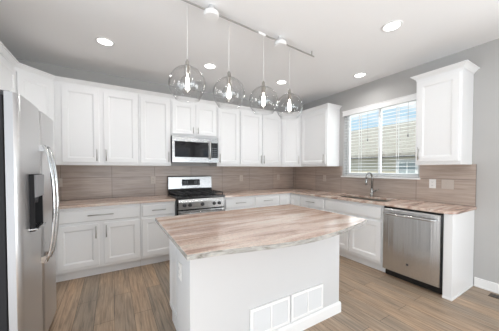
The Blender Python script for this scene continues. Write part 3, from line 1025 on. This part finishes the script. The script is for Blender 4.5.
# top with a bowed seating edge
bm = bmesh.new()
xa, xb, ya, yc_, yr_ = -3.25, -1.70, -1.865, -2.885, -2.865
arc = []
pk = [(-3.25, -2.885), (-3.08, -2.905), (-2.912, -2.942), (-2.79, -2.968), (-2.673, -2.988), (-2.57, -2.998), (-2.476, -3.000), (-2.33, -2.990), (-2.195, -2.971), (-2.07, -2.948), (-1.956, -2.925), (-1.83, -2.895), (-1.71, -2.862)]
outer = [(xa, ya)] + pk + [(xb, -2.845), (-1.70, ya)]
prism(bm, [(x-ox, y-oy) for x, y in outer], [], 0.8845, 0.9145, 'z', 1)
it = obj('island_countertop', bm, ['granite', 'edge'], bevel=0.003)
it.location = (ox, oy, 0)
tag(it, 'large polished pinkish granite top with a curved front edge on the island', 'countertop')

# outlet on the island's left side
def outlet(label, loc, rz, kind, pm='almond', group='outlets and switches'):
    o_ = thing('wall_outlet' if kind == 'outlet' else 'light_switch', label, 'outlet' if kind == 'outlet' else 'switch', loc, rz, group)
    hw_ = 0.036 if kind != 'double' else 0.060
    obj('cover_plate', BX((-hw_, hw_, -0.006, -0.0005, -0.058, 0.058)), pm, o_, 0.002)
    if kind == 'outlet':
        for z in (-0.021, 0.021):
            r_ = obj('receptacle', BX((-0.015, 0.015, -0.0085, -0.0062, z-0.014, z+0.014)), pm, o_, 0.002)
            obj('slot', BX((-0.007, -0.005, -0.0091, -0.0086, z-0.003, z+0.006), (0.005, 0.007, -0.0091, -0.0086, z-0.003, z+0.006), (-0.002, 0.002, -0.0091, -0.0086, z-0.010, z-0.006)), 'slot', r_)
    else:
        for x in ((0,) if kind == 'single' else (-0.023, 0.023)):
            obj('rocker', BX((x-0.0155, x+0.0155, -0.0095, -0.0062, -0.032, 0.032)), pm, o_, 0.0015)
    return o_
outlet('beige outlet on the tile nearest the refrigerator', (-4.195, -0.010, 1.16), 0, 'outlet')
outlet('beige outlet on the tile just left of the range', (-3.005, -0.010, 1.165), 0, 'outlet')
outlet('beige outlet on the back tile right of the range', (-1.368, -0.010, 1.165), 0, 'outlet')
outlet('beige outlet on the back tile closest to the far corner', (-0.437, -0.010, 1.165), 0, 'outlet')
outlet('beige outlet on the side tile between the corner and the window', (-0.010, -0.926, 1.165), RB, 'outlet')
outlet('white outlet on the tile right of the window, beside the double switch', (-0.010, -2.687, 1.155), RB, 'outlet', 'plate')
outlet('beige double rocker switch on the tile below the lone upper cabinet', (-0.010, -2.842, 1.155), RB, 'double')
outlet('white outlet low on the left side of the island', (-3.160, -2.385, 0.62), RB, 'outlet', 'plate')

# return-air grilles on the island front
def grille(label, xc):
    g_ = thing('air_vent', label, 'vent', (xc, -2.6205, 0.225), 0, 'return-air grilles on the island')
    bm = bmesh.new()
    a, b, c0, c1 = -0.183, 0.183, -0.108, 0.108
    prism(bm, [(a, c0), (b, c0), (b, c1), (a, c1)], [[(a+0.022, c0+0.022), (-0.008, c0+0.022), (-0.008, c1-0.022), (a+0.022, c1-0.022)], [(0.008, c0+0.022), (b-0.022, c0+0.022), (b-0.022, c1-0.022), (0.008, c1-0.022)]], -0.016, -0.0005, 'y')
    obj('frame', bm, 'trim', g_, 0.002)
    bm = bmesh.new()
    for x0_, x1_ in ((a+0.020, -0.007), (0.007, b-0.020)):
        for k in range(14):
            z = c0+0.030 + (c1-c0-0.060)*k/13
            vs = box(bm, x0_, x1_, -0.0125, -0.0025, z-0.0013, z+0.0013)
            R = Matrix.Translation((0, -0.0075, z)) @ Matrix.Rotation(math.radians(66), 4, 'X') @ Matrix.Translation((0, 0.0075, -z))
            sc = Matrix.Translation((0, -0.0075, 0)) @ Matrix.Diagonal((1, 2.0, 1, 1)) @ Matrix.Translation((0, 0.0075, 0))
            bmesh.ops.transform(bm, matrix=R @ sc, verts=vs)
    obj('louvers', bm, 'louver', g_)
    obj('backing', BX((a+0.020, b-0.020, -0.0012, -0.0006, c0+0.020, c1-0.020)), 'plate', g_)
    return g_
grille('white louvered air vent on the island front, the left of the pair', -2.545)
grille('white louvered air vent on the island front, the right of the pair', -2.165)

# floor register by the right wall
fg = thing('floor_register', 'small bronze floor register by the right wall', 'vent', (-0.11, -3.39, 0))
obj('frame', BX((-0.05, 0.05, -0.14, 0.14, 0.0003, 0.004)), 'bronze', fg, 0.001)
obj('slots', BX(*[(-0.035, 0.035, -0.12+0.024*k, -0.108+0.024*k, 0.0042, 0.005) for k in range(10)]), 'slot', fg)

# ------------------------------------------------------------------ recessed lights
where = ['above the left end of the back cabinets', 'above the range', 'largest in view, ahead of the lone upper cabinet', 'in front of the window', 'above the far right part of the back counter']
for k, (x, y) in enumerate(LAMPS):
    rl = thing('recessed_light', ('round recessed ceiling light ' + where[k]) if k < 5 else 'added round recessed ceiling light, unseen behind the camera', 'ceiling light', (x, y, H), 0, 'recessed ceiling lights')
    bm = bmesh.new()
    lathe(bm, [(0.092, -0.0005), (0.090, -0.006), (0.072, -0.008), (0.068, -0.003), (0.092, -0.0005)], n=28)
    obj('trim_ring', bm, 'trim', rl)
    bm = bmesh.new()
    solid_lathe(bm, [(0.068, -0.0005), (0.068, -0.004)], n=28)
    obj('lens', bm, 'lens', rl)
    la = light('lamp_glow', 'AREA', (0, 0, -0.012), (0, 0, 0), 3.2, (1.0, 0.99, 0.975), 0.13, shape='DISK')
    la.data.spread = math.radians(150)
    la.parent = rl

# ------------------------------------------------------------------ pendant rail and pendants
def ray_y(x):
    return -2.155 + (x + 3.041) * (0.12 / 1.54)
rail = thing('pendant_rail', 'slim nickel monorail under the ceiling carrying the four pendants', 'light rail', (-2.3, ray_y(-2.3), H))
ang = math.atan2(0.12, 1.54)
rail.rotation_euler = (0, 0, ang)
bm = BX((-1.05, 0.02, -0.004, 0.004, -0.060, -0.046))
obj('rail', bm, 'nickel', rail, 0.001)
obj('rail', BX((0.03, 0.82, -0.004, 0.004, -0.060, -0.046)), 'nickel', rail, 0.001)
obj('coupling', BX((-0.02, 0.07, -0.008, 0.008, -0.064, -0.040)), 'trim', rail, 0.002)
for x in (-0.525, 0.276):
    bm = bmesh.new()
    solid_lathe(bm, [(0.022, -0.0005), (0.022, -0.050), (0.060, -0.056), (0.064, -0.062), (0.064, -0.088), (0.056, -0.096)], x, 0, 28)
    obj('canopy', bm, 'trim', rail)
for x in (-0.95, 0.78):
    bm = bmesh.new()
    tube(bm, [(x, 0, -0.001), (x, 0, -0.046)], 0.006, 8)
    obj('standoff', bm, 'nickel', rail)
PX = [-3.037, -2.651, -2.252, -1.888]
names = ['nearest the refrigerator, largest in view', 'second from the refrigerator', 'third from the refrigerator', 'nearest the window, smallest in view']
SHZ = 0.315
def pendant():
    p_ = thing('pendant_light', 'x', 'pendant light', (0, 0, 0), 0, 'glass globe pendants over the island')
    # origin at the bottom rim of the globe
    top = 0.296
    bm = bmesh.new()
    tube(bm, [(0, 0, top+0.055), (0, 0, 2.676-1.873)], 0.0022, 6)
    obj('cord', bm, 'plate', p_)
    bm = bmesh.new()
    solid_lathe(bm, [(0.006, top+0.06), (0.016, top+0.040), (0.018, top+0.01), (0.026, top+0.004), (0.026, top-0.002), (0.022, top-0.004), (0.020, top-0.060), (0.016, top-0.062)], n=20)
    obj('socket', bm, 'nickel', p_)
    R_, zc = 0.147, 0.152
    prof = []
    a0, a1 = math.radians(80), math.radians(-48)
    for k in range(27):
        a = a0 + (a1-a0)*k/26
        prof.append((R_*math.cos(a), zc + R_*math.sin(a)*(1.0 if a > 0 else 1.0)))
    prof[-1] = (prof[-1][0], prof[-1][1])
    r_end, z_end = prof[-1]
    prof += [(r_end-0.001, z_end-0.008)]
    prof2 = [(max(r-0.004, 0.02), z) for r, z in reversed(prof)]
    bm = bmesh.new()
    lathe(bm, prof + prof2, n=40)
    sh = obj('glass_shade', bm, 'globe', p_)
    bm = bmesh.new()
    bp_ = [(0.014, top-0.062), (0.020, top-0.072), (0.045, top-0.095), (0.062, top-0.130), (0.064, top-0.155), (0.054, top-0.190), (0.030, top-0.212), (0.002, top-0.218)]
    lathe(bm, bp_, n=24)
    bu = obj('bulb', bm, 'globe', p_)
    bm = bmesh.new()
    for k in range(6):
        a = PI*2*k/6
        tube(bm, [(0.009*math.cos(a), 0.009*math.sin(a), top-0.09), (0.014*math.cos(a+0.3), 0.014*math.sin(a+0.3), top-0.18)], 0.0045, 6)
    tube(bm, [(0, 0, top-0.064), (0, 0, top-0.10)], 0.006, 8)
    obj('filament', bm, 'filament', bu)
    return p_
proto = pendant()
for k, x in enumerate(PX):
    if k == 0:
        p_ = proto
    else:
        p_ = proto.copy()
        C.objects.link(p_)
        for ch in list(proto.children):
            c2 = ch.copy(); C.objects.link(c2); c2.parent = p_
            for g in ch.children:
                g2 = g.copy(); C.objects.link(g2); g2.parent = c2
    p_.location = (x, ray_y(x), 1.873)
    p_['label'] = 'clear glass globe pendant over the island, ' + names[k]
